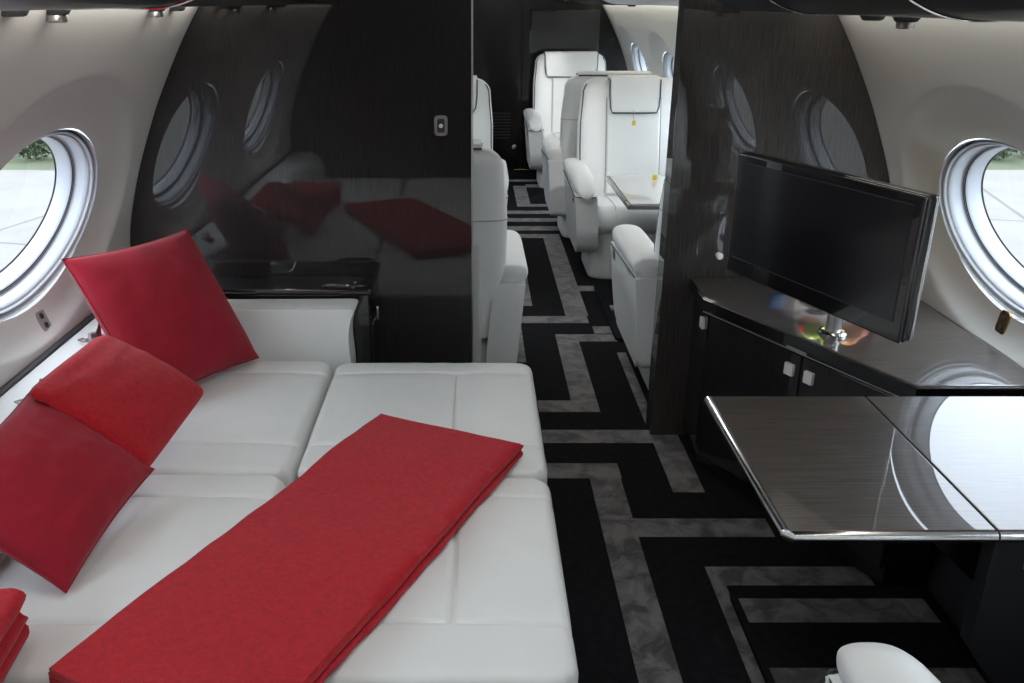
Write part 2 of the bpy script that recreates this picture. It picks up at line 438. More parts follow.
# ------------------------------------------------------------------ sofa made up as a bed
def cushion(name, x0, x1, y0, y1, ztop, seams_y, seam_x, parent, th=.15, r=.024, crown=.007):
    nx, ny = int((x1 - x0) / .0055), int((y1 - y0) / .005)
    def top(x, y):
        dx, dy = min(x - x0, x1 - x), min(y - y0, y1 - y)
        z = ztop + crown * min(1, dx / .12) * min(1, dy / .12)
        for d in (dx, dy):
            if d < r: z -= r - math.sqrt(max(0, r * r - (r - d) ** 2))
        for sy in seams_y: z -= .009 * math.exp(-((y - sy) / .0042) ** 2) + .004 * math.exp(-((y - sy) / .03) ** 2)
        if seam_x is not None and (len(seams_y) < 2 or seams_y[0] < y < seams_y[1]):
            z -= .009 * math.exp(-((x - seam_x) / .0042) ** 2) + .005 * math.exp(-((x - seam_x) / .04) ** 2)
        z += .0016 * noise.noise(Vector((x * 7, y * 7, 1))) + .0008 * noise.noise(Vector((x * 25, y * 16, 4)))
        return z
    def px(i, a, b, n):
        t = i / n; return a + (b - a) * (t - .03 * math.sin(2 * PI * t) * 0)
    bm = bmesh.new(); g = [[bm.verts.new((px(i, x0, x1, nx), px(j, y0, y1, ny), top(px(i, x0, x1, nx), px(j, y0, y1, ny)))) for j in range(ny + 1)] for i in range(nx + 1)]
    for i in range(nx):
        for j in range(ny): bm.faces.new((g[i][j], g[i + 1][j], g[i + 1][j + 1], g[i][j + 1]))
    edge = [g[i][0] for i in range(nx)] + [g[nx][j] for j in range(ny)] + [g[i][ny] for i in range(nx, 0, -1)] + [g[0][j] for j in range(ny, 0, -1)]
    # rounded plan corners
    cx, cy = (x0 + x1) / 2, (y0 + y1) / 2; hx, hy = (x1 - x0) / 2, (y1 - y0) / 2; cr = .05
    for v in bm.verts:
        ax, ay = abs(v.co.x - cx) - (hx - cr), abs(v.co.y - cy) - (hy - cr)
        if ax > 0 and ay > 0:
            m_ = max(ax, ay); l = math.hypot(ax, ay); f = m_ / l
            v.co.x = cx + math.copysign(hx - cr + ax * f, v.co.x - cx); v.co.y = cy + math.copysign(hy - cr + ay * f, v.co.y - cy)
    low = [bm.verts.new((v.co.x, v.co.y, ztop - th)) for v in edge]; n = len(edge)
    for i in range(n): bm.faces.new((edge[i], low[i], low[(i + 1) % n], edge[(i + 1) % n]))
    bm.faces.new(low)
    return link(name, bm, M['leather'], parent, 60)

sofa = thing('sofa', 'white leather sofa along the left windows with padded ledge and end arm', 'sofa', (0, 0, 0))
bm = bmesh.new(); box(bm, (-.80, 1.365, .13), (.74, 2.47, .26), .01); link('base', bm, M['leather'], sofa)
for y0, y1 in ((1.876, 2.585), (1.170, 1.870), (.468, 1.164), (.13, .462)):
    cushion('seat_cushion', -.985, -.452, y0, y1, .434, [y0 + .145, y1 - .105 if y0 > 1.8 else y1 - .115], None, sofa)
bm = bmesh.new()     # padded back ledge
prism(bm, round_poly([(-1.165, .26), (-.955, .26), (-.965, .50), (-1.015, .585), (-1.165, .600)], [0, .01, .03, .03, .01]), 'y', .125, 2.735, .006, 2); link('back_ledge', bm, M['leather'], sofa)
bm = bmesh.new()     # end arm with a flared upper corner
oa = round_poly([(-1.0, .24), (-.400, .24), (-.400, .40), (-.406, .50), (-.392, .565), (-.378, .586), (-.396, .591), (-1.0, .591)], [0, .01, .02, .03, .02, .006, .006, 0])
prism(bm, oa, 'y', 2.612, 2.725, .010, 3); link('arm_block', bm, M['leather'], sofa)

bench = thing('pull_out_bench', 'white leather pull-out bench beside the aisle under the long red throw', 'bench', (0, 0, 0))
bm = bmesh.new(); box(bm, (-.125, 1.345, .14), (.50, 2.43, .28), .02); link('base', bm, M['leather'], bench)
for y0, y1, sx in ((1.866, 2.572, -.058), (1.166, 1.856, -.044), (.462, 1.156, -.05), (.13, .452, -.05)):
    cushion('seat_cushion', -.440, .180, y0, y1, .434, [y0 + .15, y1 - .098], sx, bench)

# chrome seat-belt anchors standing on the padded ledge
def anchor(x, y, z, rz, label):
    t = thing('belt_anchor', label, 'belt anchor', (x, y, z), rz, None)
    bm = bmesh.new(); box(bm, (0, 0, .003), (.055, .035, .006), .002); link('plate', bm, M['chrome'], t)
    bm = bmesh.new(); prism(bm, [(-.010, .004), (.022, .004), (.026, .046), (.020, .048), (.010, .020)], 'y', .008, .012, .001, 1); link('latch_tongue', bm, M['chrome'], t)
    bm = bmesh.new(); box(bm, (-.012, -.004, .014), (.02, .016, .022), .004); link('roller', bm, M['steel'], t)
    bm = bmesh.new(); tube(bm, [(-.026, -.02, .006), (-.045, -.012, .01), (-.045, .012, .01), (-.026, .02, .006)], .003); link('loop', bm, M['steel'], t)
anchor(-1.062, 1.93, .596, .9, 'chrome belt anchor on the white ledge next to the folded red throw')
anchor(-1.082, 2.338, .597, .9, 'chrome belt anchor on the white ledge behind the upright red cushion')

# ------------------------------------------------------------------ red soft furnishings
def pillow_mesh(size, thick, seed, n=44, puff=.46):
    bm = bmesh.new(); T = {}
    for sd in (1, -1):
        for i in range(n + 1):
            for j in range(n + 1):
                u, v = 2 * i / n - 1, 2 * j / n - 1
                rim = i in (0, n) or j in (0, n)
                if rim and sd < 0: T[(sd, i, j)] = T[(1, i, j)]; continue
                h = thick / 2 * ((1 - u * u) * (1 - v * v)) ** puff
                x = u * size / 2 * (1 - .062 * (1 - v * v)); y = v * size / 2 * (1 - .062 * (1 - u * u))
                w = .006 * noise.noise(Vector((u * 2.2 + seed, v * 2.2, sd))) + .0025 * noise.noise(Vector((u * 6 + seed, v * 6, sd * 3)))
                edge = min(1, (1 - max(abs(u), abs(v))) / .15)
                T[(sd, i, j)] = bm.verts.new((x, y, sd * h + w * edge))
        for i in range(n):
            for j in range(n):
                q = [T[(sd, i, j)], T[(sd, i + 1, j)], T[(sd, i + 1, j + 1)], T[(sd, i, j + 1)]]
                bm.faces.new(q if sd > 0 else q[::-1])
    return bm
def frame(c, ex, ey):
    ex = Vector(ex).normalized(); ey = Vector(ey); ey = (ey - ex * ex.dot(ey)).normalized(); ez = ex.cross(ey)
    return Matrix(((ex.x, ey.x, ez.x, c[0]), (ex.y, ey.y, ez.y, c[1]), (ex.z, ey.z, ez.z, c[2]), (0, 0, 0, 1)))
def seam_tube(size, n=80):
    bm = bmesh.new(); p = []
    for k in range(4):
        for i in range(n // 4):
            t = -1 + 2 * i / (n / 4); s = size / 2 * (1 - .062 * (1 - t * t))
            p.append([(t * size / 2, -s, 0), (s, t * size / 2, 0), (-t * size / 2, s, 0), (-s, -t * size / 2, 0)][k])
    tube(bm, p, .0022, 6, True); return bm
for nm, c, ex, ey, size, th, lab in (
    (1, (-.896, 2.417, .651), (.456, .889, -.041), (-.48, .284, .83), (.46), .17, 'square crimson cushion standing upright against the black partition end of the sofa'),
    (2, (-0.88, 1.576, 0.573), (.10, .985, .115), (-.76, .05, .62), .395, .13, 'oblong crimson cushion lying tilted half under the folded throw at the ledge')):
    Mx = frame(c, ex, ey) @ Matrix.Diagonal((1, 1 if nm == 1 else .80, 1, 1))
    o = link('cushion', pillow_mesh(size, th, nm * 5.3), M['fabric'], None, 80, Mx); tag(o, lab, 'cushion')
    s = link('seam_edge', seam_tube(size), M['fabric'], o); s.matrix_parent_inverse = Matrix.Identity(4); s.matrix_basis = Matrix.Identity(4)

def folded(w, length, layers, th, seed, skew=.01, rows=56, sag=.0):
    """cloth folded to and fro in flat layers; local x across, y along, z up from its underside"""
    gap = th * 1.12; cl = []
    for i in range(layers):
        d = 1 if i % 2 == 0 else -1; zz = th / 2 + i * gap
        inset = .004 + .010 * random.random()
        for k in range(15): cl.append((d * (-w / 2 + inset + (w - 2 * inset) * k / 14), zz, i))
        if i < layers - 1:
            for k in range(1, 6):
                a = -PI / 2 + PI * k / 6; cl.append((d * (w / 2 - inset + gap * .5 * math.cos(a) * 1.3), zz + gap / 2 + gap / 2 * math.sin(a), i + k / 6))
    n = len(cl); off = []
    for k in range(n):
        a, b = cl[max(0, k - 1)], cl[min(n - 1, k + 1)]; t = Vector((b[0] - a[0], b[1] - a[1])).normalized(); off.append((-t.y * th * .47, t.x * th * .47))
    bm = bmesh.new(); S = []
    for r in range(rows + 1):
        v = r / rows; ring = []
        for side in (1, -1):
            rr = []
            for k in range(n):
                x, z, li = cl[k]; x += side * off[k][0]; z += side * off[k][1]
                end = (skew * noise.noise(Vector((li * 1.7, seed, 0))))
                y = (v - .5) * (length + 2 * end) + .004 * noise.noise(Vector((x * 6, li, seed)))
                wob = .006 * noise.noise(Vector((y * 5, li * .9, seed + 3))) + .0025 * noise.noise(Vector((y * 17, li * .9, seed + 7)))
                lump = .004 * noise.noise(Vector((x * 5, y * 4, seed))) * (z / (layers * gap)) + .0012 * noise.noise(Vector((x * 18, y * 14, seed)))
                rr.append(bm.verts.new((x + wob * (abs(x) / (w / 2)) ** 2, y, max(.0008, z + lump * min(1, z / .01)))))
            ring.append(rr)
        S.append(ring)
    for r in range(rows):
        for s_ in (0, 1):
            A, B = S[r][s_], S[r + 1][s_]
            for k in range(n - 1): bm.faces.new((A[k], A[k + 1], B[k + 1], B[k]))
        for k in (0, n - 1): bm.faces.new((S[r][0][k], S[r][1][k], S[r + 1][1][k], S[r + 1][0][k]))
    for r in (0, rows):
        for k in range(n - 1): bm.faces.new((S[r][0][k], S[r][0][k + 1], S[r][1][k + 1], S[r][1][k]))
    return bm
th = link('folded_throw', folded(.408, 1.05, 4, .0092, 2.0), M['fleece'], None, 70, frame((-.294, 1.533, .4430), (.905, -.425, 0), (.425, .905, 0)))
tag(th, 'long crimson fleece throw laid diagonally across the white bed', 'throw')
th = link('folded_throw', folded(.34, .36, 6, .0165, 9.0, .03, 30), M['fleece'], None, 70, frame((-.948, 1.062, .4430), (1, .10, 0), (-.10, 1, 0)))
tag(th, 'short stacked crimson throw with thick folds at the near corner of the sofa', 'throw')

# folded throw draped from the ledge over the lying cushion: thick cloth over a bilinear patch
def draped(A, B, C, D, bulge, th, n=40):
    A, B, C, D = map(Vector, (A, B, C, D)); nrm = (C - A).cross(D - B).normalized()
    if nrm.z < 0: nrm = -nrm
    bm = bmesh.new(); G = {}
    for sd in (1, 0):
        for i in range(n + 1):
            for j in range(n + 1):
                u, v = i / n, j / n
                # rounded plan corners
                uu, vv = 2 * u - 1, 2 * v - 1
                l = (abs(uu) ** 16 + abs(vv) ** 16) ** (1 / 16); m_ = max(abs(uu), abs(vv)); f = m_ / l if l > 0 else 1
                u2, v2 = (uu * f + 1) / 2, (vv * f + 1) / 2
                p = (A * (1 - u2) + B * u2) * (1 - v2) + (D * (1 - u2) + C * u2) * v2
                ed = max(0, 1 - m_ ** 10)
                p = p + nrm * (bulge * (math.sin(PI * min(1, v2 * .9 + .12)) ** .8) * (.55 + .45 * math.sin(PI * u2)))
                wr = .007 * noise.noise(Vector((u * 2.1, v * 8.5, 2.2))) * (1 - v) ** 2 + .0012 * noise.noise(Vector((u * 9, v * 9, 5)))
                G[(sd, i, j)] = bm.verts.new(p + nrm * ((th / 2 * math.sqrt(max(.03, ed))) * (1 if sd else -1) + wr))
    for sd in (1, 0):
        for i in range(n):
            for j in range(n): bm.faces.new([G[(sd, a, b)] for a, b in ((i, j), (i + 1, j), (i + 1, j + 1), (i, j + 1))])
    per = [(i, 0) for i in range(n)] + [(n, j) for j in range(n)] + [(i, n) for i in range(n, 0, -1)] + [(0, j) for j in range(n, 0, -1)]
    for k in range(len(per)):
        a, b = per[k], per[(k + 1) % len(per)]; bm.faces.new((G[(1, *a)], G[(1, *b)], G[(0, *b)], G[(0, *a)]))
    return bm
DR = [(-.972, 1.718, .706), (-.968, 2.105, .692), (-.705, 2.095, .545), (-.746, 1.744, .503)]
o = link('folded_throw', draped(*DR, .034, .034), M['fleece'], None, 80)
tag(o, 'folded crimson throw draped over the ledge and the tilted cushion', 'throw')

# ------------------------------------------------------------------ black console between sofa arm and partition
con = thing('console', 'gloss black console between the white sofa arm and the black partition', 'console', (0, 0, 0))
bm = bmesh.new(); box(bm, (-.76, 2.818, .30), (.82, .150, .60), .006); link('cabinet_body', bm, M['lacquer'], con)
bm = bmesh.new(); box(bm, (-.76, 2.815, .609), (.84, .160, .022), .009, 4); link('top', bm, M['lacquer'], con)
bm = bmesh.new(); box(bm, (-.345, 2.82, .36), (.012, .130, .26), .004); d_ = link('door', bm, M['lacquer'], con)
bm = bmesh.new(); box(bm, (-.335, 2.855, .50), (.012, .03, .05), .004); link('latch', bm, M['chrome'], d_)
bm = bmesh.new(); tube(bm, [(-.50, 2.76, .622), (-.48, 2.745, .630), (-.38, 2.745, .630), (-.36, 2.76, .622)], .006, 10); link('finger_rail', bm, M['lacquer'], con)

# latch on the partition, knob beside the television, outlets under the windows
t = thing('door_latch', 'small chrome framed latch on the black partition beside the aisle', 'latch', (-.110, 2.897, 1.123))
def rr_plate(w, h, r, y0, y1, bev): 
    bm = bmesh.new(); prism(bm, round_poly([(-w / 2, -h / 2), (w / 2, -h / 2), (w / 2, h / 2), (-w / 2, h / 2)], r), 'y', y0, y1, bev, 2); return bm
link('frame', rr_plate(.043, .064, .012, -.006, 0, .0025), M['steel'], t)
link('recess', rr_plate(.024, .044, .008, -.0085, -.005, .001), M['gasket'], t)
bm = bmesh.new(); lathe(bm, [(.006, -.012), (.007, -.009), (.006, -.005)], n=16, axis='y'); link('button', bm, M['white'], t)
t = thing('wall_knob', 'small polished round knob on the partition beside the television edge', 'hook', (.832, 2.90, .690))  # plain round knob on the partition, no coat hook
bm = bmesh.new(); lathe(bm, [(.004, -.026), (.010, -.024), (.012, -.018), (.010, -.012), (.007, -.006), (.010, 0)], n=24, axis='y'); link('knob', bm, M['white'], t)

def outlet(sgn, y, z, m, label):
    WZ = WZS[sgn]; X = lambda q: hws(q) + dish(0, q - WZ)
    sl = (X(z + .02) - X(z - .02)) / .04
    t = thing('power_outlet', label, 'outlet', (XC + sgn * (hws(z) + dish(0, z - WZ) - .001), y, z)); t.rotation_euler = (0, sgn * math.atan(sl) if True else 0, 0)
    def pl(w, h, r, a, b):
        bm = bmesh.new(); prism(bm, round_poly([(-w / 2, -h / 2), (w / 2, -h / 2), (w / 2, h / 2), (-w / 2, h / 2)], r), 'x', a * -sgn, b * -sgn, .001, 1); return bm
    link('plate', pl(.046, .064, .012, -.004, .003), m, t)
    for dz in (-.014, .014):
        bm = bmesh.new(); lathe(bm, [(.009, 0), (.009, .0045), (.006, .0055)] if sgn < 0 else [(.009, 0), (.009, -.0045), (.006, -.0055)], (0, 0, dz), 20, 'x'); b_ = link('socket', bm, M['gasket'], t)
        bm = bmesh.new(); lathe(bm, [(.003, .004), (.003, .0065)] if sgn < 0 else [(.003, -.004), (.003, -.0065)], (0, .002, dz), 12, 'x'); link('pin', bm, M['chrome'], b_)
outlet(-1, 2.30, .668, mat('dull grey plate', (.30, .29, .29), .4), 'steel twin socket outlet on the wall under the left oval window')
outlet(1, 2.285, .668, M['brass'], 'bronze twin socket outlet on the wall under the right oval window')

# ------------------------------------------------------------------ credenza with television
CT = .61
A_, B_ = Vector((.740, 2.679)), Vector((1.096, 1.985))
cred = thing('credenza', 'dark veneered corner credenza with gloss top under the television', 'cabinet', (0, 0, 0))
outl = [(.744, 2.898), (.740, 2.679), (1.096, 1.985), (1.418, 1.985), (1.424, 2.898)]
bm = bmesh.new(); prism(bm, outl, 'z', CT - .044, CT, .006, 3); link('counter', bm, [M['veneer_x']], cred, 25)
dd = (B_ - A_).normalized(); nn = Vector((dd.y, -dd.x)); nn = nn if nn.x < 0 else -nn
def off(p, d): return (p[0] - nn.x * d, p[1] - nn.y * d)
body = [(.775, 2.897), (.775, 2.70), off((A_ + dd * .02), .03), off(B_, .03), (1.20, 2.01), (1.33, 2.30), (1.33, 2.897)]
bm = bmesh.new(); prism(bm, [(.772, 2.897), (.768, 2.690), (1.118, 2.005), (1.23, 2.005), (1.23, 2.897)], 'z', 0.0, CT - .045, .003, 1); link('carcass', bm, M['veneer_v'], cred, 25)
# gloss front band under the counter
bm = bmesh.new()
band = [A_ + dd * 0, B_ + dd * 0]
prism(bm, [(.739, 2.895), (.735, 2.678), (1.093, 1.980), (1.400, 1.980), (1.400, 1.992), (1.100, 1.992), (.745, 2.681), (.749, 2.895)], 'z', CT - .042, CT - .004, .002, 1); link('front_band', bm, M['lacquer'], cred, 25)
R2 = Matrix.Rotation(math.atan2(dd.y, dd.x), 3, 'Z')
def on_face(s, z, out): p = A_ + dd * s; return (p.x + nn.x * out, p.y + nn.y * out, z)
FL = (B_ - A_).length
for s0, s1, hs in ((.02, .405, .372), (.411, FL - .01, .445)):
    bm = bmesh.new(); box(bm, on_face((s0 + s1) / 2, .305, -.018), (s1 - s0, .016, .49), .002, 2, R2); d_ = link('door', bm, M['veneer_v'], cred, 25)
    bm = bmesh.new(); box(bm, on_face(hs, .500, -.006), (.032, .012, .036), .002, 2, R2); link('handle', bm, M['handle'], d_)
bm = bmesh.new(); box(bm, (.768, 2.795, .305), (.012, .19, .49), .002, 2); d_ = link('door', bm, M['veneer_v'], cred, 25)
bm = bmesh.new(); box(bm, (.757, 2.745, .500), (.012, .032, .036), .002, 2); link('handle', bm, M['handle'], d_)
bm = bmesh.new(); box(bm, on_face(.398, CT - .040, .004), (.075, .006, .008), .001, 1, R2); link('lock_strip', bm, M['steel'], cred)
bm = bmesh.new(); tube(bm, [on_face(.0, CT - .047, .002), on_face(FL, CT - .047, .002)], .0018, 6); link('edge_trim', bm, M['steel'], cred)

# television: screen plane through BL (.78,2.63) and BR (1.043,1.98)
pBL, pBR = Vector((.779, 2.625)), Vector((1.030, 1.985))
d2 = (pBR - pBL).normalized(); n2 = Vector((d2.y, -d2.x)); n2 = n2 if n2.x < 0 else -n2
TW = (pBR - pBL).length; TH = .366; TZ = .718
mid = (pBL + pBR) / 2
tv = thing('television', 'flat black television on a short post standing on the credenza', 'television', (mid.x - n2.x * .13, mid.y - n2.y * .13, CT), math.atan2(d2.y, d2.x))
# local: x along the screen, -y or +y towards viewer
fy = 1 if (Matrix.Rotation(math.atan2(d2.y, d2.x), 2) @ Vector((0, 1))).dot(n2) > 0 else -1
zc_ = TZ - CT + TH / 2
def tvbox(name, c, s, bev, m, parent, seg=3):
    bm = bmesh.new(); box(bm, (c[0], fy * c[1], c[2]), s, bev, seg); return link(name, bm, m, parent)
cab = tvbox('casing', (0, .100, zc_), (TW, .040, TH), .012, M['bezel'], tv, 4)
tvbox('silver_edge', (0, .092, zc_), (TW + .004, .010, TH - .006), .004, M['chrome'], cab)
tvbox('bezel', (0, .124, zc_), (TW - .004, .012, TH - .004), .006, M['bezel'], tv)
tvbox('screen', (0, .1302, zc_ + .012), (TW - .060, .002, TH - .082), .0008, M['screen'], tv)
bm = bmesh.new(); zz0, zz1, xx = zc_ + .012 - (TH - .078) / 2, zc_ + .012 + (TH - .078) / 2, (TW - .056) / 2
tube(bm, [(-xx, fy * .1302, zz0), (xx, fy * .1302, zz0), (xx, fy * .1302, zz1), (-xx, fy * .1302, zz1)], .0012, 6, True); link('screen_surround', bm, M['gasket'], tv)
tvbox('back_housing', (0, .068, zc_), (TW * .62, .040, TH * .6), .014, M['bezel'], tv)
bm = bmesh.new(); lathe(bm, [(.040, 0), (.040, .006), (.034, .012), (.026, .014)], (0, -fy * .0, 0), 36); link('base_collar', bm, M['chrome'], tv)
bm = bmesh.new(); lathe(bm, [(.021, .010), (.021, .20)], (0, 0, 0), 28); box(bm, (0, fy * .03, .20), (.05, .07, .06), .01); link('post', bm, M['steel'], tv)

# fruit bowl behind the television (seen mirrored in the counter)
bowl = thing('fruit_bowl', 'clear glass fruit bowl on the credenza behind the television', 'bowl', (1.10, 2.56, CT))
bm = bmesh.new(); lathe(bm, [(.045, 0), (.050, .004), (.085, .014), (.120, .038), (.138, .062), (.135, .064), (.116, .041), (.082, .019), (.04, .009)], n=48); link('basin', bm, M['bowl_glass'], bowl, 60)
def fruit(name, cat, x, y, z, r, m, label, squash=.92, stem=True):
    t = thing(name, label, cat, (x, y, z), random.random() * 6)
    bm = bmesh.new(); pr = []
    for i in range(17):
        a = PI * i / 16; rr = r * math.sin(a) * (1 + .06 * math.cos(a)); h = -r * squash * math.cos(a) + (.10 * r * math.exp(-(math.sin(a) / .35) ** 2) * (1 if math.cos(a) > 0 else -1))
        pr.append((max(.0006, rr), h))
    lathe(bm, pr, n=28); link('flesh', bm, m, t, 80)
    if stem:
        bm = bmesh.new(); tube(bm, [(0, 0, r * .75), (.002, .001, r * .95), (.006, .002, r * 1.12)], .0018, 6); link('stem', bm, M['trunk'], t)
fruit('orange', 'fruit', 1.135, 2.495, CT + .058, .036, M['peach'], 'orange fruit in front in the glass bowl behind the television', stem=False)
fruit('apple', 'fruit', 1.19, 2.56, CT + .060, .037, M['pink'], 'pink apple in the glass bowl nearest the window')
fruit('pear', 'fruit', 1.125, 2.590, CT + .105, .033, M['lime'], 'pale green pear on top of the fruit in the glass bowl', 1.2)
fruit('apple', 'fruit', 1.055, 2.60, CT + .066, .036, M['apple'], 'deep red apple in the glass bowl on the partition side')
fruit('lime', 'fruit', 1.040, 2.53, CT + .060, .030, M['lime'], 'yellow green lime in the glass bowl on the aisle side', stem=False)
t = thing('snack_packet', 'shiny blue snack packet standing upright beside the glass fruit bowl', 'packet', (1.012, 2.775, CT + .001), .3)
bm = pillow_mesh(.075, .03, 3.1, 14); bmesh.ops.rotate(bm, cent=(0, 0, 0), matrix=Matrix.Rotation(1.25, 3, 'X'), verts=bm.verts); bmesh.ops.translate(bm, vec=(0, 0, .039), verts=bm.verts); link('wrapper', bm, M['blue'], t, 80)

# ------------------------------------------------------------------ folding table in front of the credenza
tab = thing('folding_table', 'dark veneered folding table with chrome edge in front of the credenza', 'table', (0, 0, 0))
def leaf(name, x0, x1, y0, y1):
    bm = bmesh.new(); box(bm, ((x0 + x1) / 2, (y0 + y1) / 2, CT - .012), (x1 - x0, y1 - y0, .022), .003, 2); l = link(name, bm, M['veneer_x'], tab, 25)
    return l
l1 = leaf('folding_leaf', .566, .9415, 1.351, 1.928); l2 = leaf('tabletop', .9445, 1.414, 1.351, 1.928)
def edge(pts, parent):
    bm = bmesh.new()
    tube(bm, pts, .0082, 12); v0 = bm.verts[:]
    for v in v0: v.co.z = CT - .0125 + max(-.0105, min(.0112, (v.co.z - CT + .0125) * 1.3))
    link('chrome_edge', bm, M['chrome'], parent)
edge([(.9412, 1.348, CT - .0125), (.574, 1.348, CT - .0125), (.563, 1.359, CT - .0125), (.563, 1.928, CT - .0125)], l1)
edge([(1.414, 1.348, CT - .0125), (.9448, 1.348, CT - .0125)], l2)
for yy in (1.45, 1.82):
    bm = bmesh.new(); tube(bm, [(.943, yy - .03, CT - .026), (.943, yy + .03, CT - .026)], .006, 10); link('hinge', bm, M['steel'], tab)
bm = bmesh.new(); prism(bm, [(.90, .50), (1.19, .22), (1.24, .22), (1.30, .30), (1.36, .56), (.90, .56)], 'y', 1.55, 1.72, .006, 2); link('bracket', bm, M['black'], tab)
bm = bmesh.new(); box(bm, (1.15, 1.64, .575), (.50, .30, .02), .004); link('slide_rail', bm, M['black'], tab)
sup = thing('table_support', 'black side panel with slim chrome strips under the folding table', 'support panel', (0, 0, 0))
bm = bmesh.new(); prism(bm, [(1.00, .28), (1.00, .572), (1.36, .572), (1.36, .46), (1.24, .02), (1.19, .02)], 'y', 1.43, 1.47, .004, 2); link('panel', bm, M['black'], sup)
for x, z0, z1 in ((1.068, .47, .565), (1.035, .535, .565)):
    bm = bmesh.new(); box(bm, (x, 1.427, (z0 + z1) / 2), (.007, .008, z1 - z0), .002, 2); link('chrome_strip', bm, M['steel'], sup)

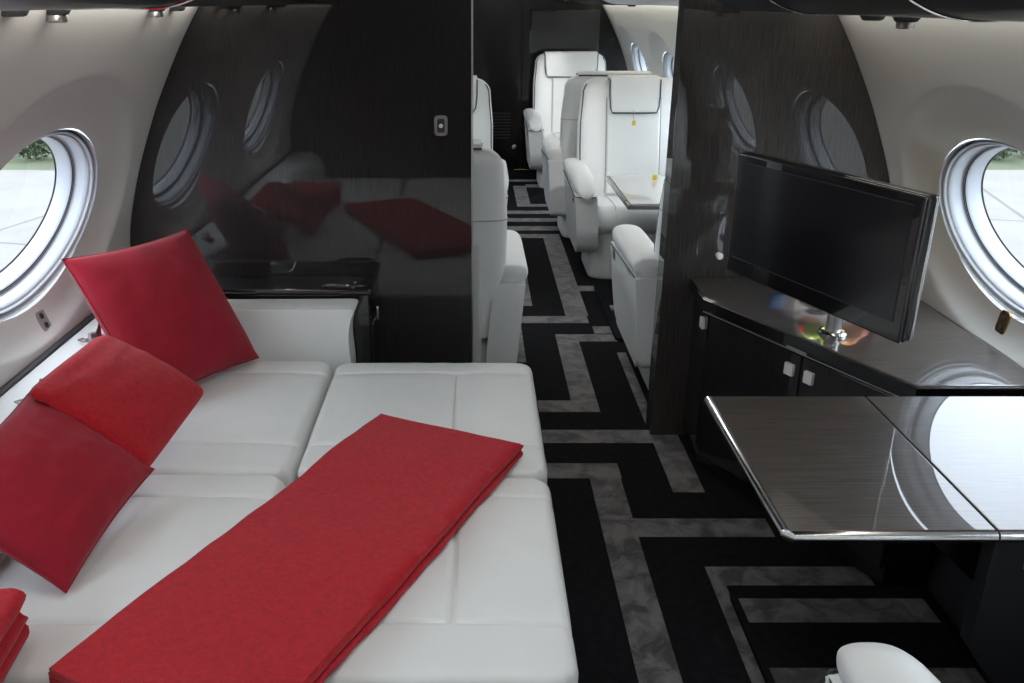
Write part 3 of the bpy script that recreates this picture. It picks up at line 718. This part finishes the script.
# ------------------------------------------------------------------ club seats
def make_seat(name, label, loc, rotz, flap, wide=1.17):
    t = thing(name, label, 'armchair', loc, rotz)
    L, P = M['leather'], M['piping']
    bm = bmesh.new(); loft(bm, [((0, -.02, 0), .275, .22, 6), ((0, -.02, .02), .283, .235, 6), ((0, -.01, .20), .285, .26, 6), ((0, -.01, .30), .25, .26, 6)]); link('base', bm, M['leather_back'], t, 50)
    bm = bmesh.new()    # cushion with a rolled front
    pr = round_poly([(-.24, .28), (.22, .27), (.285, .30), (.295, .37), (.25, .435), (.10, .43), (-.24, .40)], [.01, .03, .04, .05, .05, .05, .01], 6)
    prism(bm, pr, 'x', -.255, .255, .022, 4); c = link('seat_cushion', bm, L, t, 50)
    bm = bmesh.new()
    for sx in (-.155, .155):
        bm = bmesh.new(); tube(bm, [(sx, -.18, .412), (sx, .1, .4325), (sx, .245, .434), (sx, .286, .38), (sx, .284, .31)], .0022, 6); link('seam', bm, M['seam'], c)
    cy = lambda z: -.235 - (z - .38) * .17
    def wz(z): 
        w = .235 + .040 * smooth(.38, .62, z) - .012 * smooth(.8, 1.0, z)
        if z > .99: q = (z - .99) / .085; w = w - .085 * (1 - math.sqrt(max(0, 1 - q * q)))
        return w * wide
    def dz(z):
        d = .085 - .028 * smooth(.5, 1.0, z)
        if z > 1.0: q = (z - 1.0) / .075; d *= math.sqrt(max(.04, 1 - q * q * .97))
        return d
    zl = [.30, .34, .40, .46, .52, .58, .64, .70, .76, .82, .88, .94, .98, 1.0, 1.015, 1.03, 1.042, 1.053, 1.062, 1.069, 1.074]
    bm = bmesh.new(); loft(bm, [((0, cy(z), z), wz(z), dz(z), 3.6) for z in zl], 64); bk = link('backrest', bm, L, t, 70)
    # dark piping round the front outline
    bm = bmesh.new(); left = [(-wz(z) * .965, cy(z) + dz(z) * .80, z) for z in [.46, .52, .58] + zl[6:17]]
    left[0] = (left[0][0] + .05, left[0][1] + .03, .44); left[1] = (left[1][0] + .012, left[1][1] + .01, .49)
    tube(bm, left, .0036, 6); link('piping', bm, P, bk)
    bm = bmesh.new(); tube(bm, [(-x, y, z) for x, y, z in left], .0036, 6); link('piping', bm, P, bk)
    bm = bmesh.new()    # raised centre panel
    g = box(bm, (0, 0, 0), (.315, .035, .56), .014, 4)
    for v in bm.verts: z = v.co.z + .70; v.co.y += cy(z) + dz(z) - .004; v.co.z = z
    pn = link('centre_panel', bm, L, bk, 50)
    for sx in (-.160, .160):
        bm = bmesh.new(); tube(bm, [(sx, cy(z) + dz(z) + .001, z) for z in (.43, .55, .70, .85, .97)], .0026, 6); link('panel_piping', bm, M['seam'], pn)
    # headrest flap over the top, with dark edge
    bm = bmesh.new(); w0 = flap
    g = box(bm, (0, 0, 0), (2 * w0, .030, .200), .010, 4)
    for v in bm.verts: z = v.co.z + .985; v.co.y += cy(z) + .078; v.co.x *= 1 - .08 * smooth(.94, .885, z); v.co.z = z
    box(bm, (0, cy(1.078) + .028, 1.078), (2 * w0, .125, .020), .008, 3)
    hd = link('headrest', bm, L, t, 50)
    bm = bmesh.new(); yy = lambda z: cy(z) + .078 + .0155
    e = [(-w0, yy(1.07), 1.07), (-w0 * .995, yy(.98), .98), (-w0 * .96, yy(.915), .915), (-w0 * .87, yy(.886), .886), (0, yy(.884), .884), (w0 * .87, yy(.886), .886), (w0 * .96, yy(.915), .915), (w0 * .995, yy(.98), .98), (w0, yy(1.07), 1.07)]
    tube(bm, e, .0040, 8); link('piping', bm, P, hd); bm = bmesh.new()
    q = cy(1.078) + .028
    tube(bm, [(-w0, q + .062, 1.070), (-w0, q - .062, 1.070), (w0, q - .062, 1.070), (w0, q + .062, 1.070)], .0034, 8)
    link('piping', bm, P, hd)
    # arms: tapering side panel, padded top, latch plate
    for s in (-1, 1):
        def shear(vs):
            for v in vs: v.co.x = s * (v.co.x - .085 * (.58 - v.co.z) * (1 if v.co.z < .58 else 0))
        bm = bmesh.new(); op = round_poly([(-.31, .165), (.25, .165), (.32, .27), (.345, .51), (-.31, .542)], [.04, .06, .08, .01, .01], 6)
        vs = prism(bm, op, 'x', .278, .398, .022, 4); shear(list(bm.verts)); ar = link('armrest', bm, L, t, 50)
        bm = bmesh.new(); rings = []
        for y in [-.31, -.305, -.29, -.15, 0, .08, .14, .19, .23, .265, .29, .31, .328, .343, .355, .364, .370, .3728]:
            zb_ = .545 - .035 * smooth(-.3, .36, y); q = max(0, (y - .13) / .2435); f = math.sqrt(max(.0, 1 - min(1, q) ** 2.6)); g = .14 + .86 * f ** .72
            if y < -.295: f = g = .90 if y < -.306 else .97
            zt = zb_ + (.615 - zb_) * max(.03, f); wq = .0655 * g; zm = (zb_ - .006 + zt) / 2; hh = (zt - zb_ + .006) / 2
            rings.append([bm.verts.new((.338 + wq * spow(math.cos(2 * PI * j / 32), 2 / 2.7), y, zm + hh * spow(math.sin(2 * PI * j / 32), 2 / 2.7))) for j in range(32)])
        for A, B in zip(rings, rings[1:]):
            for j in range(32): bm.faces.new((A[j], A[(j + 1) % 32], B[(j + 1) % 32], B[j]))
        bm.faces.new(rings[0]); bm.faces.new(rings[-1][::-1]); shear(list(bm.verts)); link('arm_pad', bm, L, ar, 70)
        bm = bmesh.new(); ln = [(.3995, -.30, .540), (.4005, .31, .5085), (.392, .345, .5075), (.338, .358, .507), (.285, .350, .507)]
        tube(bm, ln, .0028, 6); shear(list(bm.verts)); link('seam', bm, P, ar)
        bm = bmesh.new(); box(bm, (.397, .235, .478), (.006, .060, .042), .003, 2); shear(list(bm.verts)); lt = link('latch_plate', bm, M['steel'], ar)
        bm = bmesh.new(); box(bm, (.400, .235, .470), (.006, .030, .020), .003, 2); shear(list(bm.verts)); link('button', bm, M['gasket'], lt)
    # rear: flat cover panel and a seam across the shell
    bm = bmesh.new(); g = box(bm, (0, -.312, .44), (.46, .055, .56), .016, 4)
    for v in bm.verts: v.co.y -= (v.co.z - .44) * .10
    link('back_cover', bm, M['leather_back'], t, 50)
    bm = bmesh.new(); z = .80
    tube(bm, [(wz(z) * spow(math.cos(a), 2 / 3.6) * 1.003, cy(z) + dz(z) * spow(math.sin(a), 2 / 3.6) * 1.01, z) for a in [PI * 1.0 + PI * i / 24 for i in range(25)]], .0026, 6); link('back_seam', bm, M['seam'], bk)
    return t
GS = 'white leather club seats'
s0 = make_seat('armchair', 'white leather armchair facing aft, with tag hanging below its narrow headrest', (.935, 5.05, 0), PI, .148); s0['group'] = GS
s1 = make_seat('armchair', 'white leather armchair facing aft, farthest, against the dark bulkhead', (.83, 7.66, 0), PI, .228); s1['group'] = GS
dup(s1, (.868, 6.02, 0), 0, 'white leather armchair facing forward, its back against the tagged armchair', GS)
dup(s1, (.99, 3.43, 0), 0, 'white leather armchair facing forward right behind the television partition', GS)
lb = dup(s1, (-.205, 3.44, 0), 0, 'white leather armchair seen from behind just past the left black partition', GS)
lb.scale = (1, 1, .957)
dup(s1, (-.215, 5.03, 0), PI, 'white leather armchair facing aft on the left, mostly hidden by the partition', GS)
dup(s1, (.948, .762, 0), 0, 'white leather armchair at the folding table, only its arm end in frame', GS)
# tags hanging on the aft facing armchair
def tag_label(loc, label, up):
    t = thing('hang_tag', label, 'tag', loc)
    bm = bmesh.new(); box(bm, (0, 0, 0), (.022, .004, .026), .0015); link('card', bm, M['yellow'], t)
    bm = bmesh.new(); tube(bm, [(0, 0, .012 * up), (-.006, 0, .045 * up), (-.004, .002, .072 * up)], .0018, 6); link('string', bm, M['seam'], t)
tag_label((.91, 5.135, .845), 'small yellow tag hanging from the headrest of the aft facing armchair', 1)

# side table between the two forward club seats
st = thing('side_table', 'slim dark edged table with a painted white reflection between the facing armchairs', 'table', (0, 0, 0))
bm = bmesh.new(); box(bm, (1.05, 4.335, .615), (.70, .73, .022), .004, 2); link('dark_edge', bm, M['lacquer'], st)
bm = bmesh.new(); box(bm, (1.055, 4.335, .628), (.68, .70, .006), .002, 2); link('tabletop', bm, mat('painted reflection top', (.55, .55, .53), .1, coat=1), st)  # pale base colour paints in the white reflection on the top
bm = bmesh.new(); box(bm, (1.25, 4.335, .59), (.25, .12, .03), .004); link('bracket', bm, M['black'], st)
tag_label((.925, 4.52, .650), 'small yellow tag standing on the side table', -.2)

# monitor on the far bulkhead
mo = thing('wall_monitor', 'flat dark monitor mounted on the far bulkhead above the last armchair', 'monitor', (.80, 8.298, 1.24))
bm = bmesh.new(); box(bm, (0, -.008, 0), (.62, .016, .37), .004); link('frame', bm, M['bezel'], mo)
bm = bmesh.new(); box(bm, (0, -.017, 0), (.59, .003, .34), .001); link('screen', bm, M['screen'], mo)

# ------------------------------------------------------------------ outside
bm = bmesh.new(); GZ = -2.0
bm.faces.new([bm.verts.new(p) for p in ((-60, -60, GZ), (60, -60, GZ), (60, 19.5, GZ), (-60, 19.5, GZ))]); o = struct(link('ground', bm, M['apron'], smooth=0))
bm = bmesh.new(); bm.faces.new([bm.verts.new(p) for p in ((-90, 19.5, GZ), (90, 19.5, GZ), (90, 120, GZ), (-90, 120, GZ))]); struct(link('grass_field', bm, M['grass'], smooth=0))
def shrub(x, y, s, label, group):
    t = thing('shrub', label, 'shrub', (x, y, GZ), random.random() * 6, group)
    bm = bmesh.new()
    for k in range(4):
        a = k * 1.6; tube(bm, [(0, 0, 0), (.12 * s * math.cos(a), .12 * s * math.sin(a), .5 * s), (.4 * s * math.cos(a), .4 * s * math.sin(a), 1.1 * s)], .04 * s, 6)
    link('stem', bm, M['trunk'], t)
    bm = bmesh.new()
    for k in range(900):
        d = Vector((random.gauss(0, 1), random.gauss(0, 1), random.gauss(0, 1))).normalized() * (random.random() ** .4)
        p = Vector((d.x * s * 1.15, d.y * s * 1.15, s * (.98 + d.z * .98))); r = .10 * s * (.6 + random.random())
        u = Vector((random.gauss(0, 1), random.gauss(0, 1), random.gauss(0, 1))).normalized(); v = u.orthogonal().normalized()
        bm.faces.new([bm.verts.new(p + q) for q in (u * r, v * r * .6, -u * r, -v * r * .6)])
    link('foliage', bm, M['leaf'], t, 0)
for x, y, sc in ((-9.3, 20.75, .40), (-10.35, 20.85, .42), (-11.4, 21.2, .44), (-12.6, 21.9, .50), (-10.4, 23.2, .75), (-12.6, 25.6, .95), (-15.6, 25.2, .9)):
    shrub(x, y, sc, 'leafy green shrub on the grass seen through the left oval window', 'shrubs outside the left window')
for x, y, sc in ((11.2, 20.75, .40), (12.25, 20.85, .42), (13.3, 21.1, .44), (14.6, 21.8, .50), (12.6, 23.2, .75), (15.0, 24.6, .95), (17.8, 24.6, .9)):
    shrub(x, y, sc, 'leafy green shrub on the grass seen through the right oval window', 'shrubs outside the right window')

# ------------------------------------------------------------------ light
w = bpy.data.worlds.new('sky'); scene.world = w; w.use_nodes = True
bg = w.node_tree.nodes['Background']; bg.inputs['Color'].default_value = (.78, .88, 1.0, 1); bg.inputs['Strength'].default_value = 7.0
def area(name, loc, direction, sx, sy, power, color=(1, 1, 1)):
    l = bpy.data.lights.new(name, 'AREA'); l.shape = 'RECTANGLE'; l.size = sx; l.size_y = sy; l.energy = power; l.color = color
    o = bpy.data.objects.new(name, l); col.objects.link(o); o.location = loc
    o.rotation_euler = Vector(direction).to_track_quat('-Z', 'Y').to_euler(); return o
area('ceiling_fill', (XC, 1.35, 1.84), (0, .05, -1), .8, 1.7, 13, (.97, .99, 1))  # unseen soft fill added at the ceiling to brighten the cabin
area('forward_fill', (.35, 4.2, 1.84), (.2, .25, -1), .5, 1.6, 15, (1, .99, .97))  # unseen fill added to brighten the forward cabin
area('forward_fill', (.45, 6.6, 1.84), (.15, .3, -1), .5, 1.6, 15, (1, .99, .97))  # second added fill, towards the farthest armchairs
for sg in (-1, 1):
    area('cove_light', (XC + sg * .932, 1.50, 1.503), (sg * .5, 0, -1), 2.7, .018, 2.1, (1, .94, .84))
area('cove_light', (XC + .932, 5.6, 1.503), (.5, 0, -1), 5.2, .018, 6.0, (1, .93, .80))

def spot(name, loc, target, deg, power, blend=.6):
    l = bpy.data.lights.new(name, 'SPOT'); l.energy = power; l.spot_size = math.radians(deg); l.spot_blend = blend; l.shadow_soft_size = .05
    o = bpy.data.objects.new(name, l); col.objects.link(o); o.location = loc
    o.rotation_euler = (Vector(target) - Vector(loc)).to_track_quat('-Z', 'Y').to_euler()
spot('fill_spot', (.72, 3.75, 1.72), (.95, 5.15, .70), 34, 70)  # added spot standing in for sunlight on the tagged armchair
spot('fill_spot', (.66, 6.2, 1.72), (.86, 7.75, .78), 32, 70)  # added spot standing in for sunlight on the farthest armchair

spot('fill_spot', (.98, 2.42, 1.44), (1.10, 2.56, .66), 20, 130, .4)  # added spot that brightens the fruit for its mirror image

# ------------------------------------------------------------------ camera
cam = bpy.data.cameras.new('camera'); co = bpy.data.objects.new('camera', cam); col.objects.link(co)
FPX = 877.0
cam.sensor_width = 36; cam.lens = FPX / 1024 * 36; cam.shift_x = (512 - 475) / 1024; cam.clip_start = .02; cam.clip_end = 500
co.location = (0, 0, 1.5); co.rotation_euler = (PI / 2 - math.atan(341 / FPX), 0, 0)
scene.camera = co
scene.view_settings.view_transform = 'Standard'; scene.view_settings.look = 'None'
scene.view_settings.exposure = 0
